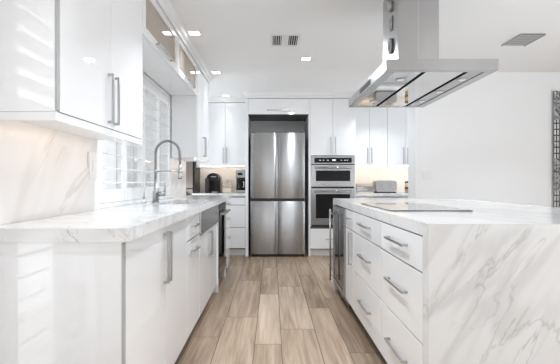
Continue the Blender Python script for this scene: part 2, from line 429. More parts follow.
for nm, x0, x1, yy in (('added_window_2', -.53, 1.63, -3.12), ('added_window_3', 2.93, 3.67, -3.12)):  # unseen rear windows added to let light in and streak the steel
    r = structroot(nm, ((x0+x1)/2, yy, .12)); e = .06
    m = MB().box(x0+.001, x0+e, yy-.03, yy+.03, .121, 2.169).box(x1-e, x1-.001, yy-.03, yy+.03, .121, 2.169).box(x0+e, x1-e, yy-.03, yy+.03, 2.11, 2.169)
    m.box(x0+e, x1-e, yy-.03, yy+.03, .121, .18)
    if x1-x0 > 1: m.box((x0+x1)/2-.04, (x0+x1)/2+.04, yy-.03, yy+.03, .18, 2.11)
    obj('window_frame', m, 'trim', r, .002)
    obj('pane', MB().box(x0+e, x1-e, yy-.003, yy+.003, .18, 2.11), 'glass', r)
r = structroot('added_window_4', (4.37, .9, .32)); m = MB()  # unseen side window added to light the room from the right
m.box(4.35, 4.41, -.449, -.39, .321, 2.179).box(4.35, 4.41, 2.19, 2.249, .321, 2.179).box(4.35, 4.41, -.39, 2.19, 2.12, 2.179).box(4.35, 4.41, -.39, 2.19, .321, .38).box(4.35, 4.41, .87, .93, .38, 2.12)
obj('window_frame', m, 'trim', r, .002); obj('pane', MB().box(4.378, 4.382, -.39, 2.19, .38, 2.12), 'glass', r)

for nm, x, y0, y1, z0, z1 in (('added_window_5', 4.38, 4.78, 6.02, .48, 2.12), ('added_window_6', -1.785, 4.65, 5.58, .38, 2.12)):  # unseen windows added to bring light to the back end
    r = structroot(nm, (x, (y0+y1)/2, z0)); e = .06; m = MB()
    m.box(x-.03, x+.03, y0+.001, y0+e, z0+.001, z1-.001).box(x-.03, x+.03, y1-e, y1-.001, z0+.001, z1-.001).box(x-.03, x+.03, y0+e, y1-e, z0+.001, z0+e).box(x-.03, x+.03, y0+e, y1-e, z1-e, z1-.001)
    obj('window_frame', m, 'trim', r, .002); obj('pane', MB().box(x-.003, x+.003, y0+e, y1-e, z0+e, z1-e), 'glass', r)

# crown mouldings above the wall units
def crown(name, pts):
    """pts: (x, y, nx, ny) corners of the moulding's wall line with the outward miter; stepped profile to the ceiling."""
    prof = [(0, 2.293), (.012, 2.293), (.014, 2.318), (.030, 2.334), (.036, 2.352), (.042, 2.369), (-.03, 2.369), (-.03, 2.293)]
    mb = MB(); rings = []
    for x, y, nx, ny in pts:
        rings.append([mb.bm.verts.new((x+nx*d, y+ny*d, z)) for d, z in prof])
    n = len(prof)
    for a, b in zip(rings, rings[1:]):
        for j in range(n): mb.bm.faces.new((a[j], a[(j+1) % n], b[(j+1) % n], b[j]))
    mb.bm.faces.new(rings[0]); mb.bm.faces.new(rings[-1][::-1])
    struct(name, mb, 'trim')
XU = -.775                         # wall unit faces over the sink run
YU, YT, YBASE = 5.80, 5.50, 5.52   # back wall units, tall units, base units
crown('trim_1', [(XU, 1.37, 1, 0), (XU, 4.67, 1, 1), (XL+.032, 4.67, 0, 1)])
crown('trim_2', [(-1.155, YU, 0, -1), (-.386, YU, 0, -1)])
crown('trim_3', [(-.366, YU+.0, -1, 0), (-.366, YT, -1, -1), (1.208, YT, 1, -1), (1.208, YU-.045, 1, 0)])
crown('trim_4', [(1.252, YU, 0, -1), (2.32, YU, 0, -1)])
struct('baseboard_partition', MB().box(1.70, 4.29, 4.445, 4.459, 0.001, .11), 'trim', bevel=.003)

# ------------------------------------------------------------------ cabinets
FR = {'L': lambda u, d, z: (XF-d, u, z), 'LU': lambda u, d, z: (XU-d, u, z), 'I': lambda u, d, z: (XI+d, u, z),
      'B': lambda u, d, z: (u, YBASE+d, z), 'BU': lambda u, d, z: (u, YU+d, z), 'T': lambda u, d, z: (u, YT+d, z)}
def fbox(mb, fr, u0, u1, d0, d1, z0, z1):
    a, b = FR[fr](u0, d0, z0), FR[fr](u1, d1, z1)
    return mb.box(a[0], b[0], a[1], b[1], a[2], b[2])
def handle(parent, fr, uc, zc, length, vertical, out=.029, th=.012):
    m = MB(); h = length/2
    if vertical:
        fbox(m, fr, uc-th/2, uc+th/2, -out, -out+.010, zc-h, zc+h)
        for s in (-1, 1): fbox(m, fr, uc-th/2, uc+th/2, -out+.009, -.0005, zc+s*(h-.006)-.006, zc+s*(h-.006)+.006)
    else:
        fbox(m, fr, uc-h, uc+h, -out, -out+.010, zc-th/2, zc+th/2)
        for s in (-1, 1): fbox(m, fr, uc+s*(h-.006)-.006, uc+s*(h-.006)+.006, -out+.009, -.0005, zc-th/2, zc+th/2)
    return obj('handle', m, 'nickel', parent, .0015)
def front(parent, fr, kind, u0, u1, z0, z1, hd=None, gap=.0026, m='cab'):
    p = obj(kind, fbox(MB(), fr, u0+.0016, u1-.0016, 0, .02, z0+(gap if fr in 'LIB' else .0012), z1-(gap if fr in 'LIB' else .0012)), m, parent, .0015)
    if hd: handle(p, fr, *hd)
    return p
def unit(name, label, fr, u0, u1, depth, z0, z1, toe=0, group=None, panels=(), lining=None):
    loc = FR[fr]((u0+u1)/2, depth/2, 0 if toe else z0)
    t = thing(name, label, 'cabinet', loc, group)
    e0 = u0+(.019 if 0 in panels else .001); e1 = u1-(.019 if 1 in panels else .001)
    obj('carcass', fbox(MB(), fr, e0, e1, .026, depth, z0, z1), 'carc', t)
    if toe: obj('toe_kick', fbox(MB(), fr, e0, e1, .07, .085, .002, z0-.001), 'trim', t)
    if not toe and fr in ('LU', 'BU'): obj('bottom_panel', fbox(MB(), fr, e0, e1, .023, depth, z0-.0042, z0-.0005), 'trim', t)
    for k in panels:
        a, b = ((u0, u0+.018), (u1-.018, u1))[k]
        obj('side_panel', fbox(MB(), fr, a, b, .0085 if k == 0 else .0225, depth, .002 if toe else z0, z1), 'cab', t, .001)
    return t
ZB = .10
# --- sink run, front faces +X
t = bc = unit('base_cabinet', 'white gloss two-door base cabinet ending the sink counter, its wide side panel towards the viewer', 'L', 1.372, 2.386, .505, ZB, CB-.001, 1, panels=(0,))
front(t, 'L', 'door', 1.391, 1.90, ZB-.02, CB-.004, (1.873, .705, .25, True))
front(t, 'L', 'door', 1.90, 2.386, ZB-.02, CB-.004, (1.927, .705, .25, True))
t = unit('base_cabinet', 'narrow white base cabinet with one drawer over a pull-out, just before the steel sink apron', 'L', 2.387, 2.80, .505, ZB, CB-.001, 1)
front(t, 'L', 'drawer', 2.387, 2.80, .70, CB-.004, (2.60, .785, .20, False), .004)
front(t, 'L', 'door', 2.387, 2.80, ZB-.02, .70, (2.60, .625, .20, False), .004)
t = unit('sink_cabinet', 'white two-door sink cabinet under the steel apron sink', 'L', 2.801, 3.715, .50, ZB, .66, 1)
obj('side_panel', fbox(MB(), 'L', 3.697, 3.714, -.012, .505, .002, CB-.002), 'cab', t, .001)
front(t, 'L', 'door', 2.803, 3.25, ZB-.02, .682, (3.218, .56, .20, True))
front(t, 'L', 'door', 3.25, 3.695, ZB-.02, .682, (3.282, .56, .20, True))
t = unit('drawer_cabinet', 'white four-drawer base cabinet at the far end of the sink run, beyond the dishwasher', 'L', 4.302, 4.79, .505, ZB, CB-.001, 1, panels=(1,))
obj('side_panel', fbox(MB(), 'L', 4.302, 4.325, -.012, .025, .002, CB-.002), 'cab', t, .001)
for a, b, hz in ((.745, CB-.004, .815), (.52, .745, .635), (.30, .52, .41), (ZB-.02, .30, .19)):
    front(t, 'L', 'drawer', 4.326, 4.77, a, b, (4.60, hz, .16, False), .004)
obj('edge_band', fbox(MB(), 'L', 1.3725, 1.3905, .0005, .008, .085, CB-.008), 'vent_grey', bc)
# --- wall units above the sink run
LUD = XU-XL-.001
t = unit('wall_cabinet', 'large white gloss two-door wall cabinet nearest the viewer, above the marble backsplash', 'LU', 1.37, 2.278, LUD, 1.335, 2.29, panels=(0, 1))
front(t, 'LU', 'door', 1.389, 1.83, 1.335, 2.288, (1.798, 1.475, .235, True))
front(t, 'LU', 'door', 1.83, 2.278, 1.335, 2.288, (1.862, 1.475, .235, True))
obj('edge_band', fbox(MB(), 'LU', 1.3705, 1.3885, .0005, .008, 1.34, 2.284), 'vent_grey', t)
obj('light_valance', fbox(MB(), 'LU', 1.37, 2.278, .004, .022, 1.302, 1.334).box(XL+.001, XU-.022, 1.37, 1.388, 1.302, 1.334), 'trim', t, .001)
o = obj('led_strip', MB().box(XU-.038, XU-.028, 1.45, 2.22, 1.318, 1.3302), 'led_warm', t); o['label'] = 'warm lit strip lamp'
def glass_unit(label, y0, y1):
    loc = FR['LU']((y0+y1)/2, LUD/2, 1.976)
    t = thing('glass_cabinet', label, 'cabinet', loc, 'glass-front cabinets over the window')
    m = MB(); z0, z1 = 1.976, 2.29
    fbox(m, 'LU', y0, y1, .022, LUD, z0, z0+.016); fbox(m, 'LU', y0, y1, .022, LUD, z1-.016, z1)
    fbox(m, 'LU', y0, y0+.016, .022, LUD, z0+.016, z1-.016); fbox(m, 'LU', y1-.016, y1, .022, LUD, z0+.016, z1-.016)
    obj('carcass', m, 'cab', t)
    m = MB(); a, b = y0+.0165, y1-.0165
    fbox(m, 'LU', a, b, LUD-.008, LUD-.001, z0+.017, z1-.017); fbox(m, 'LU', a, b, .024, LUD-.009, z0+.0165, z0+.022); fbox(m, 'LU', a, b, .024, LUD-.009, z1-.022, z1-.0165)
    fbox(m, 'LU', a, a+.005, .024, LUD-.009, z0+.023, z1-.023); fbox(m, 'LU', b-.005, b, .024, LUD-.009, z0+.023, z1-.023)
    obj('lining', m, 'beige', t)['label'] = 'beige cabinet interior'
    m = MB(); s = .055
    fbox(m, 'LU', y0+.002, y0+s, 0, .02, z0, z1-.002); fbox(m, 'LU', y1-s, y1-.002, 0, .02, z0, z1-.002)
    fbox(m, 'LU', y0+s, y1-s, 0, .02, z0, z0+.055); fbox(m, 'LU', y0+s, y1-s, 0, .02, z1-.05, z1-.002)
    d = obj('door', m, 'cab', t, .001)
    obj('door_glass', fbox(MB(), 'LU', y0+s+.001, y1-s-.001, .008, .012, z0+.056, z1-.051), 'cabglass', d)
    handle(d, 'LU', (y0+y1)/2+.02, z0+.028, .36, False)
glass_unit('white wall cabinet with a glass lift-up door beside the large two-door wall cabinet', 2.282, 3.118)
glass_unit('white wall cabinet with a glass lift-up door farther along, beside the tall narrow unit', 3.122, 3.938)
t = unit('wall_cabinet', 'tall narrow white wall cabinet past the window, its side towards the sink', 'LU', 3.942, 4.66, LUD, 1.335, 2.29, panels=(0, 1))
front(t, 'LU', 'door', 3.961, 4.30, 1.325, 2.288, (4.265, 1.475, .22, True))
front(t, 'LU', 'door', 4.30, 4.66, 1.325, 2.288, (4.335, 1.475, .22, True))
obj('light_valance', fbox(MB(), 'LU', 3.942, 4.66, .004, .022, 1.302, 1.324), 'trim', t, .001)
obj('led_strip', MB().box(XU-.038, XU-.028, 4.0, 4.6, 1.318, 1.3302), 'led_warm', t)['label'] = 'warm lit strip lamp'
# --- back wall
t = unit('drawer_cabinet', 'white three-drawer base cabinet in the back corner beside the fridge', 'B', -1.158, -.388, .585, ZB, CB-.001, 1)
for a, b, hz in ((.745, CB-.004, .815), (.42, .745, .64), (ZB+.015, .42, .33)):
    front(t, 'B', 'drawer', -1.158, -.388, a, b, (-.775, hz, .2, False), .004)
t = unit('wall_cabinet', 'white two-door wall cabinet above the coffee makers', 'BU', -1.158, -.388, .309, 1.335, 2.29)
front(t, 'BU', 'door', -1.158, -.715, 1.325, 2.288, (-.742, 1.485, .235, True))
front(t, 'BU', 'door', -.715, -.388, 1.325, 2.288, (-.688, 1.485, .235, True))
obj('light_valance', fbox(MB(), 'BU', -1.158, -.388, .004, .022, 1.300, 1.324), 'trim', t, .001)
obj('led_strip', MB().box(-1.10, -.43, YU+.028, YU+.038, 1.318, 1.3302), 'led_back', t)['label'] = 'warm lit strip lamp'
# fridge surround
t = thing('fridge_surround', 'white tall cabinet frame around the fridge with a lift-up door on top', 'cabinet', (.1, 5.8, 0))
for a, b in ((-.386, -.346), (.532, .552)):
    obj('side_panel', MB().box(a, b, YT, YB-.002, .002, 2.29), 'cab', t, .001)
    c = (b, b+.004) if a < 0 else (a-.004, a)
    obj('panel_lining', MB().box(c[0], c[1], YT+.02, YB-.02, .002, 2.06), 'niche', t)
obj('carcass', MB().box(-.345, .531, YT+.024, YB-.002, 2.064, 2.29), 'carc', t)
obj('niche_back', MB().box(-.34, .526, YB-.02, YB-.004, .002, 2.06), 'niche', t)
front(t, 'T', 'lift_up_door', -.346, .532, 2.060, 2.288, (.095, 2.118, .34, False))
# oven tower
t = unit('oven_tower', 'tall white cabinet housing the wall ovens beside the fridge', 'T', .553, 1.208, .62, ZB, .43, 1)
obj('upper_carcass', MB().box(.555, 1.206, YT+.026, YB-.002, 1.468, 2.29), 'carc', t)
obj('side_panel', MB().box(.553, .566, YT+.002, YB-.002, .432, 1.467), 'cab', t); obj('side_panel', MB().box(1.195, 1.2085, YT+.002, YB-.002, .432, 1.467), 'cab', t)
obj('side_panel', MB().box(1.2065, 1.2085, YT+.002, YB-.002, 1.468, 2.29), 'cab', t)
front(t, 'T', 'door', .553, .882, 1.466, 2.288, (.848, 1.61, .235, True))
front(t, 'T', 'door', .882, 1.208, 1.466, 2.288, (.916, 1.61, .235, True))
front(t, 'T', 'drawer', .553, 1.208, ZB+.012, .405, (.88, .255, .2, False))
t = unit('wall_cabinet', 'white two-door wall cabinet beside the oven tower, above the steel box and toaster', 'BU', 1.212, 1.763, .309, 1.335, 2.29)
front(t, 'BU', 'door', 1.212, 1.488, 1.325, 2.288, (1.458, 1.485, .235, True))
front(t, 'BU', 'door', 1.488, 1.763, 1.325, 2.288, (1.518, 1.485, .235, True))
obj('light_valance', fbox(MB(), 'BU', 1.212, 1.763, .004, .022, 1.300, 1.324), 'trim', t, .001)
obj('led_strip', MB().box(1.26, 1.74, YU+.028, YU+.038, 1.318, 1.3302), 'led_back', t)['label'] = 'warm lit strip lamp'
t = unit('wall_cabinet', 'white two-door wall cabinet partly hidden by the end of the white partition wall', 'BU', 1.765, 2.31, .309, 1.335, 2.29)
front(t, 'BU', 'door', 1.765, 2.035, 1.325, 2.288, (2.005, 1.485, .235, True))
front(t, 'BU', 'door', 2.035, 2.31, 1.325, 2.288, (2.065, 1.485, .235, True))
obj('light_valance', fbox(MB(), 'BU', 1.765, 2.31, .004, .022, 1.300, 1.324), 'trim', t, .001)
obj('led_strip', MB().box(1.80, 2.27, YU+.028, YU+.038, 1.318, 1.3302), 'led_back', t)['label'] = 'warm lit strip lamp'
t = unit('drawer_cabinet', 'white base cabinet under the toaster counter, behind the island', 'B', 1.212, 2.30, .585, ZB, CB-.001, 1)
for a, b in ((1.212, 1.755), (1.755, 2.30)):
    front(t, 'B', 'drawer', a, b, .70, CB-.004, ((a+b)/2, .78, .2, False)); front(t, 'B', 'door', a, b, ZB, .70, (a+.06, .55, .2, True))
# tall dark unit glimpsed past the end of the sink wall
t = thing('tall_cabinet', 'dark bronze steel tall cabinet glimpsed beyond the end of the sink counter', 'cabinet', (-1.42, 5.9, 0))
obj('body', MB().box(-1.70, -1.162, 5.72, YB-.002, .002, 2.05), 'black', t)
obj('door', MB().box(-1.70, -1.186, 5.69, 5.718, .06, .975), 'dark_steel', t, .004); obj('door', MB().box(-1.70, -1.186, 5.69, 5.718, .985, 2.045), 'dark_steel', t, .004)

# --- island, front faces -X
t = unit('drawer_cabinet', 'white three-drawer island cabinet nearest the marble end panel', 'I', 1.565, 2.158, .86, ZB, CB-.002, 0)
for a, b, hz in ((.703, .857, .79), (.408, .703, .575), (ZB, .408, .255)): front(t, 'I', 'drawer', 1.565, 2.158, a, b, (1.872, hz, .27, False), .004)
t = unit('drawer_cabinet', 'white three-drawer island cabinet in the middle of the drawer side, next to the narrow pull-out', 'I', 2.16, 2.89, .86, ZB, CB-.002, 0)
for a, b, hz in ((.703, .857, .79), (.408, .703, .575), (ZB, .408, .255)): front(t, 'I', 'drawer', 2.16, 2.89, a, b, (2.515, hz, .27, False), .004)
t = unit('pull_out_cabinet', 'narrow white island cabinet with a small drawer over a tall door, beside the wine cooler', 'I', 2.892, 3.195, .86, ZB, CB-.002, 0)
front(t, 'I', 'drawer', 2.892, 3.195, .703, .857, (3.06, .79, .16, False), .004)
front(t, 'I', 'door', 2.892, 3.195, ZB, .703, (2.955, .56, .25, True), .004)
# island toe board, one part of the first cabinet would not move alone: its own plinth thing
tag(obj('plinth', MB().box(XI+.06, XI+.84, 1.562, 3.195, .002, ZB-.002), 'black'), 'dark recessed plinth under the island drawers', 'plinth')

# ------------------------------------------------------------------ worktops and splashbacks
t = thing('island_countertop', 'white grey-veined marble island worktop with waterfall ends', 'countertop', (1.22, 2.67, 0))
X0, X1, Y0, Y1 = .618, 1.83, 1.50, 3.85
m = MB().prism(rbox2d(X0, X1, Y0, Y1, .42, 14, (1, 0, 0, 0)), CB-.004, CT)
for v in m.bm.verts:
    if v.co.z < CT-.01 and abs(v.co.y-Y0) < 1e-4: v.co.y += .058
obj('top', m, 'marble_top', t)
obj('waterfall_panel', MB().prism([(Y0, .001), (Y0, CT-.0003), (Y0+.0577, CB-.0043), (Y0+.0577, .001)], X0, X1, 'X'), 'marble_fall', t)
obj('waterfall_panel', MB().box(X0, 1.40, Y1-.058, Y1, .001, CB-.0045), 'marble_fall', t, .001)
# sink run worktop with a sink cut-out
SX0, SX1, SY0, SY1 = -.90, -.60, 2.83, 3.56
m = MB(); A = (XL+.001, -.515, 1.36, 4.80)
m.box(A[0], A[1], A[2], SY0, CB, CT); m.box(A[0], A[1], SY1, A[3], CB, CT)
m.box(A[0], SX0, SY0, SY1, CB, CT); m.box(SX1, A[1], SY0, SY1, CB, CT)
bmesh.ops.remove_doubles(m.bm, verts=m.bm.verts, dist=.0001)
tag(obj('countertop', m, 'marble_left'), 'white marble worktop of the sink run, with faucet and sink cut-out', 'countertop')
tag(obj('countertop', MB().box(-1.158, -.388, YT+.0, YB-.021, CB+.006, CT), 'marble_left', bevel=.002), 'white marble worktop under the coffee makers, beside the fridge', 'countertop')
tag(obj('countertop', MB().box(1.212, 2.30, YT+.0, YB-.021, CB+.006, CT), 'marble_left', bevel=.002), 'white marble worktop under the toaster, behind the island', 'countertop')
tag(obj('backsplash', MB().box(XL-.0195, XL, 1.255, 2.279, CB, 1.334), 'splash'), 'warm-lit marble backsplash under the large two-door wall cabinet', 'backsplash')
tag(obj('backsplash', MB().box(XL-.0195, XL, 3.931, 4.62, CB, 1.334), 'splash'), 'marble backsplash past the shuttered window, under the tall narrow wall cabinet', 'backsplash')
tag(obj('backsplash', MB().box(-1.158, -.388, YB-.02, YB, CB, 1.334), 'splash_back'), 'warm-lit marble backsplash behind the coffee makers', 'backsplash')
tag(obj('backsplash', MB().box(1.212, 2.40, YB-.02, YB, CB, 1.334), 'splash_back'), 'warm-lit marble backsplash behind the toaster', 'backsplash')

# ------------------------------------------------------------------ sink and taps
t = thing('kitchen_sink', 'stainless steel apron-front sink set into the marble sink counter', 'sink', (-.75, 3.2, .65))
m = MB(); th = .008; zb = .68
m.box(SX0-.02, SX1+.02, SY0-.02, SY1+.02, zb-th, zb)
m.box(SX0-.02, SX0-.005, SY0-.02, SY1+.02, zb, CB-.001).box(SX1+.005, SX1+.02, SY0-.02, SY1+.02, zb, CB-.001)
m.box(SX0-.005, SX1+.005, SY0-.02, SY0-.005, zb, CB-.001).box(SX0-.005, SX1+.005, SY1+.005, SY1+.02, zb, CB-.001)
b = obj('basin', m, 'steel_basin', t)
obj('drain', MB().lathe((-.75, 3.18, zb), [(.045, .0005), (.045, .004), (.03, .004), (.026, .001)]), 'chrome', b)
obj('apron', MB().box(SX1+.021, -.522, 2.803, 3.694, .688, CB-.001), 'steel_sink', t, .008, 3)

fx, fy = -.925, 3.02
t = thing('faucet', 'brushed nickel spring-neck pull-down faucet behind the sink', 'faucet', (fx, fy, CT))
obj('base_ring', MB().lathe((fx, fy, CT), [(.030, .0005), (.030, .006), (.026, .010)]), 'nickel', t)
obj('body', MB().lathe((fx, fy, CT), [(.024, .010), (.024, .115), (.022, .122), (.014, .126), (.013, .20)]), 'nickel', t)
m = MB().tube([(fx+.02, fy, CT+.072), (fx+.075, fy, CT+.072)], .019, 16)
lv = obj('lever', m, 'nickel', t)
obj('lever_arm', MB().tube([(fx+.068, fy, CT+.075), (fx+.075, fy, CT+.11), (fx+.078, fy, CT+.165)], [.008, .007, .006], 10), 'nickel', lv)
path = []
R = .096; zt = 1.41-R-.008
for i in range(14): path.append(Vector((fx, fy, CT+.20+(zt-CT-.20)*i/13)))
for i in range(1, 37): a = math.pi*i/36; path.append(Vector((fx+R-R*math.cos(a), fy, zt+R*1.05*math.sin(a))))
for i in range(1, 12): path.append(Vector((fx+2*R+.002*i/11, fy, zt-.085*i/11)))
obj('hose', MB().tube(path, .0060, 8), 'vent_grey', t)
# coil: resample the path by length and wind a helix round it
L = [0]
for a, b in zip(path, path[1:]): L.append(L[-1]+(b-a).length)
def at(s):
    s = min(max(s, 0), L[-1]-1e-6)
    k = max(i for i in range(len(L)-1) if L[i] <= s); f = (s-L[k])/(L[k+1]-L[k])
    return path[k].lerp(path[k+1], f), (path[k+1]-path[k]).normalized()
turns = 46; hp = []
for i in range(turns*10+1):
    p, tg = at(L[-1]*i/(turns*10)); n1 = Vector((0, 1, 0)); n2 = tg.cross(n1).normalized(); a = 2*math.pi*i/10
    hp.append(p+(n1*math.cos(a)+n2*math.sin(a))*.0092)
obj('spring', MB().tube(hp, .0030, 5), 'spring', t)
e = path[-1]
sh = obj('spray_head', MB().lathe(e, [(.012, .002), (.013, -.03), (.017, -.05), (.018, -.105), (.016, -.112)]), 'nickel', t)
obj('nozzle', MB().lathe(e, [(.013, -.1125), (.013, -.118)]), 'black', sh)
obj('support_arm', MB().tube([(fx+.012, fy, 1.165), (fx+.10, fy, 1.168), (fx+2*R-.016, fy, 1.166)], .0045, 8).lathe((fx, fy, 1.155), [(.016, 0), (.016, .022)]).lathe((fx+2*R+.002, fy, 1.152), [(.0205, 0), (.0205, .02)]), 'nickel', t)

dx, dy = -.965, 2.86
t = thing('water_tap', 'small chrome gooseneck tap beside the tall spring faucet', 'tap', (dx, dy, CT))
obj('base', MB().lathe((dx, dy, CT), [(.018, .0005), (.018, .008), (.012, .014), (.011, .05)]), 'chrome', t)
sp = [(dx, dy, CT+.05), (dx, dy, CT+.10)]+[(dx+.035-.035*math.cos(a), dy, CT+.10+.035*math.sin(a)) for a in [math.pi*i/10 for i in range(1, 10)]]+[(dx+.07, dy, CT+.085)]
obj('spout', MB().tube(sp, .0065, 10), 'chrome', t)
obj('lever', MB().tube([(dx, dy-.012, CT+.04), (dx, dy-.04, CT+.055)], .004, 8), 'chrome', t)

# ------------------------------------------------------------------ appliances
t = thing('dishwasher', 'black and stainless built-in dishwasher between sink cabinet and end drawers', 'dishwasher', (XF-.25, 4.0, 0))
obj('body', fbox(MB(), 'L', 3.72, 4.298, .03, .50, .03, CB-.006), 'black', t)
d = obj('door', fbox(MB(), 'L', 3.722, 4.296, -.018, .028, .13, .79), 'blackglass', t, .004)
obj('handle', fbox(fbox(fbox(MB(), 'L', 3.74, 4.27, -.068, -.045, .752, .776), 'L', 3.75, 3.775, -.046, -.0185, .755, .773), 'L', 4.235, 4.26, -.046, -.0185, .755, .773), 'steel_sink', d, .004)
obj('control_panel', fbox(MB(), 'L', 3.722, 4.296, -.018, .028, .793, CB-.01), 'black', t, .002)
obj('kick_panel', fbox(MB(), 'L', 3.722, 4.296, .01, .028, .02, .127), 'dark_steel', t)

t = thing('wine_cooler', 'under-counter wine cooler with a smoked glass door at the far end of the island', 'wine cooler', (XI+.3, 3.49, 0))
obj('body', fbox(MB(), 'I', 3.20, 3.785, .035, .58, .02, CB-.012), 'black', t)
m = MB(); s = .045
for u0, u1, z0, z1 in ((3.202, 3.202+s, .1, .85), (3.783-s, 3.783, .1, .85), (3.202+s, 3.783-s, .1, .1+s), (3.202+s, 3.783-s, .85-s, .85)): fbox(m, 'I', u0, u1, -.012, .033, z0, z1)
d = obj('door', m, 'steel', t, .001)
obj('door_glass', fbox(MB(), 'I', 3.202+s, 3.783-s, -.006, .02, .1+s, .85-s), 'smoke_glass', d)
m = MB(); hx = XI-.050
m.tube([(hx, 3.72, .12), (hx, 3.72, .815)], .009, 12)
for z in (.165, .77): m.tube([(hx, 3.72, z), (XI-.0125, 3.72, z)], .006, 8)
obj('handle', m, 'nickel', d)
obj('kick_grille', fbox(MB(), 'I', 3.202, 3.783, .03, .034, .02, .095), 'steel', t)

t = thing('refrigerator', 'stainless steel four-door refrigerator in a white cabinet surround', 'refrigerator', (.084, 5.8, 0))
fx0, fx1, fm = -.307, .475, .086
obj('body', MB().box(fx0+.003, fx1-.003, 5.525, YB-.03, .03, 1.775), 'black', t)
for a, b, z0, z1 in ((fx0, fm-.004, .04, .803), (fm+.004, fx1, .04, .803), (fx0, fm-.004, .843, 1.79), (fm+.004, fx1, .843, 1.79)):
    # door skin bowed very slightly outwards, as pressed steel is
    m = MB(); n = 14; vs = []
    for i in range(n+1):
        u = i/n; x = a+(b-a)*u; y = 5.476-.006*math.sin(math.pi*u)
        if i in (0, n): y += .006
        vs.append((x, y))
    poly = vs+[(b, 5.522), (a, 5.522)]
    d = obj('door', MB().prism(poly, z0, z1), 'steel', t, .003)
    for p in d.data.polygons:
        if abs(p.normal.y) > .9: p.use_smooth = True
obj('centre_band', MB().box(fx0+.005, fx1-.005, 5.50, 5.524, .80, .846), 'black', t)
obj('hinge_cover', MB().box(fx1-.075, fx1-.01, 5.485, 5.56, 1.776, 1.80), 'black', t, .004); obj('hinge_cover', MB().box(fx0+.01, fx0+.075, 5.485, 5.56, 1.776, 1.80), 'black', t, .004)
obj('base_grille', MB().box(fx0+.01, fx1-.01, 5.50, 5.524, .003, .037), 'black', t)

t = thing('wall_oven', 'stainless microwave and oven combination built into the tall cabinet', 'oven', (.88, 5.8, .44))
ox0, ox1 = .567, 1.194
obj('body', MB().box(ox0+.006, ox1-.006, YT+.03, YB-.04, .434, 1.462), 'black', t)
def ring(x0, x1, z0, z1, a0, a1, c0, c1, y0, y1): return MB().box(x0, a0, y0, y1, z0, z1).box(a1, x1, y0, y1, z0, z1).box(a0, a1, y0, y1, z0, c0).box(a0, a1, y0, y1, c1, z1)
c = obj('control_panel', MB().box(ox0, ox1, YT-.012, YT+.028, 1.338, 1.463), 'steel_h', t, .003)
dsp = obj('display', MB().box(.612, 1.152, YT-.0145, YT-.0125, 1.358, 1.430), 'blackglass', c)
m = MB()
for x, w_ in ((.68, .03), (.735, .02), (.79, .03), (.87, .05), (.99, .02), (1.04, .03), (1.08, .02)): m.box(x, x+w_, YT-.0155, YT-.0146, 1.392 if w_ < .05 else 1.385, 1.397 if w_ < .05 else 1.405)
obj('marking', m, 'clock', dsp)
def oven_door(z0, z1, wz0, wz1, hz):
    d = obj('door', ring(ox0, ox1, z0, z1, .632, 1.128, wz0, wz1, YT-.018, YT+.028), 'steel_h', t, .002)
    obj('door_window', MB().box(.6325, 1.1275, YT-.014, YT+.02, wz0+.0005, wz1-.0005), 'blackglass', d)
    m = MB().tube([(.62, YT-.062, hz), (1.14, YT-.062, hz)], .011, 12)
    for x in (.645, 1.115): m.box(x-.008, x+.008, YT-.060, YT-.0185, hz-.008, hz+.008)
    obj('handle', m, 'steel_h', d)
    return d
oven_door(1.012, 1.328, 1.094, 1.244, 1.286)
oven_door(.462, .990, .555, .905, .945)
obj('vent_strip', MB().box(ox0, ox1, YT-.002, YT+.028, .436, .458), 'black', t)

cx0, cx1, cy0, cy1 = .673, 1.142, 2.148, 2.90
t = thing('cooktop', 'black glass electric cooktop set in the marble island', 'cooktop', ((cx0+cx1)/2, (cy0+cy1)/2, CT))
g = obj('glass_top', MB().prism(rbox2d(cx0, cx1, cy0, cy1, .012), CT+.0005, CT+.006), 'cooktop_glass', t, .0015)
for x, y, r in ((.80, 2.34, .085), (1.01, 2.33, .10), (.80, 2.70, .10), (1.02, 2.70, .075)):
    n = 40; m = MB()
    for rr in (r, r*.55):
        pts = [(x+rr*math.cos(2*math.pi*i/n), y+rr*math.sin(2*math.pi*i/n)) for i in range(n)]
        pin = [(x+(rr-.002)*math.cos(2*math.pi*i/n), y+(rr-.002)*math.sin(2*math.pi*i/n)) for i in range(n)]
        a = [m.bm.verts.new((*p, CT+.0063)) for p in pts]; b = [m.bm.verts.new((*p, CT+.0063)) for p in pin]
        for i in range(n): m.bm.faces.new((a[i], a[(i+1) % n], b[(i+1) % n], b[i]))
    obj('burner_marking', m, 'mark', g)

# island hood
hx0, hx1, hy0, hy1, hz0, hz1 = .620, 1.225, 2.055, 3.08, 1.684, 1.746
t = thing('range_hood', 'stainless steel island range hood hanging over the cooktop', 'range hood', ((hx0+hx1)/2, 2.56, hz0))
m = MB()
# shell: four lip faces, top and an inner recess for the mirror panel
m.box(hx0, hx1, hy0, hy0+.035, hz0, hz1).box(hx0, hx1, hy1-.035, hy1, hz0, hz1).box(hx0, hx0+.055, hy0+.035, hy1-.035, hz0, hz1).box(hx1-.055, hx1, hy0+.035, hy1-.035, hz0, hz1)
m.box(hx0+.055, hx1-.055, hy0+.035, hy1-.035, hz0+.03, hz1)
can = obj('canopy', m, 'steel_hood', t, .0012)
obj('control_panel', MB().box(hx0-.002, hx0-.0003, 2.40, 2.68, hz0+.016, hz0+.046), 'black', can)
u0, u1, v0, v1 = hx0+.056, hx1-.056, hy0+.036, hy1-.036
a, b = u0+.165, u1-.095
ze = hz0+.004
lp = obj('lamp_panel', MB().box(u0, a-.011, v0, v1, ze, ze+.02), 'mirror_steel', t)
fp = obj('filter_panel', MB().box(a+.011, b-.011, v0, v1, ze, ze+.02), 'mirror_steel', t)
rp = obj('lamp_panel', MB().box(b+.011, u1, v0, v1, ze, ze+.02), 'steel_hood', t)
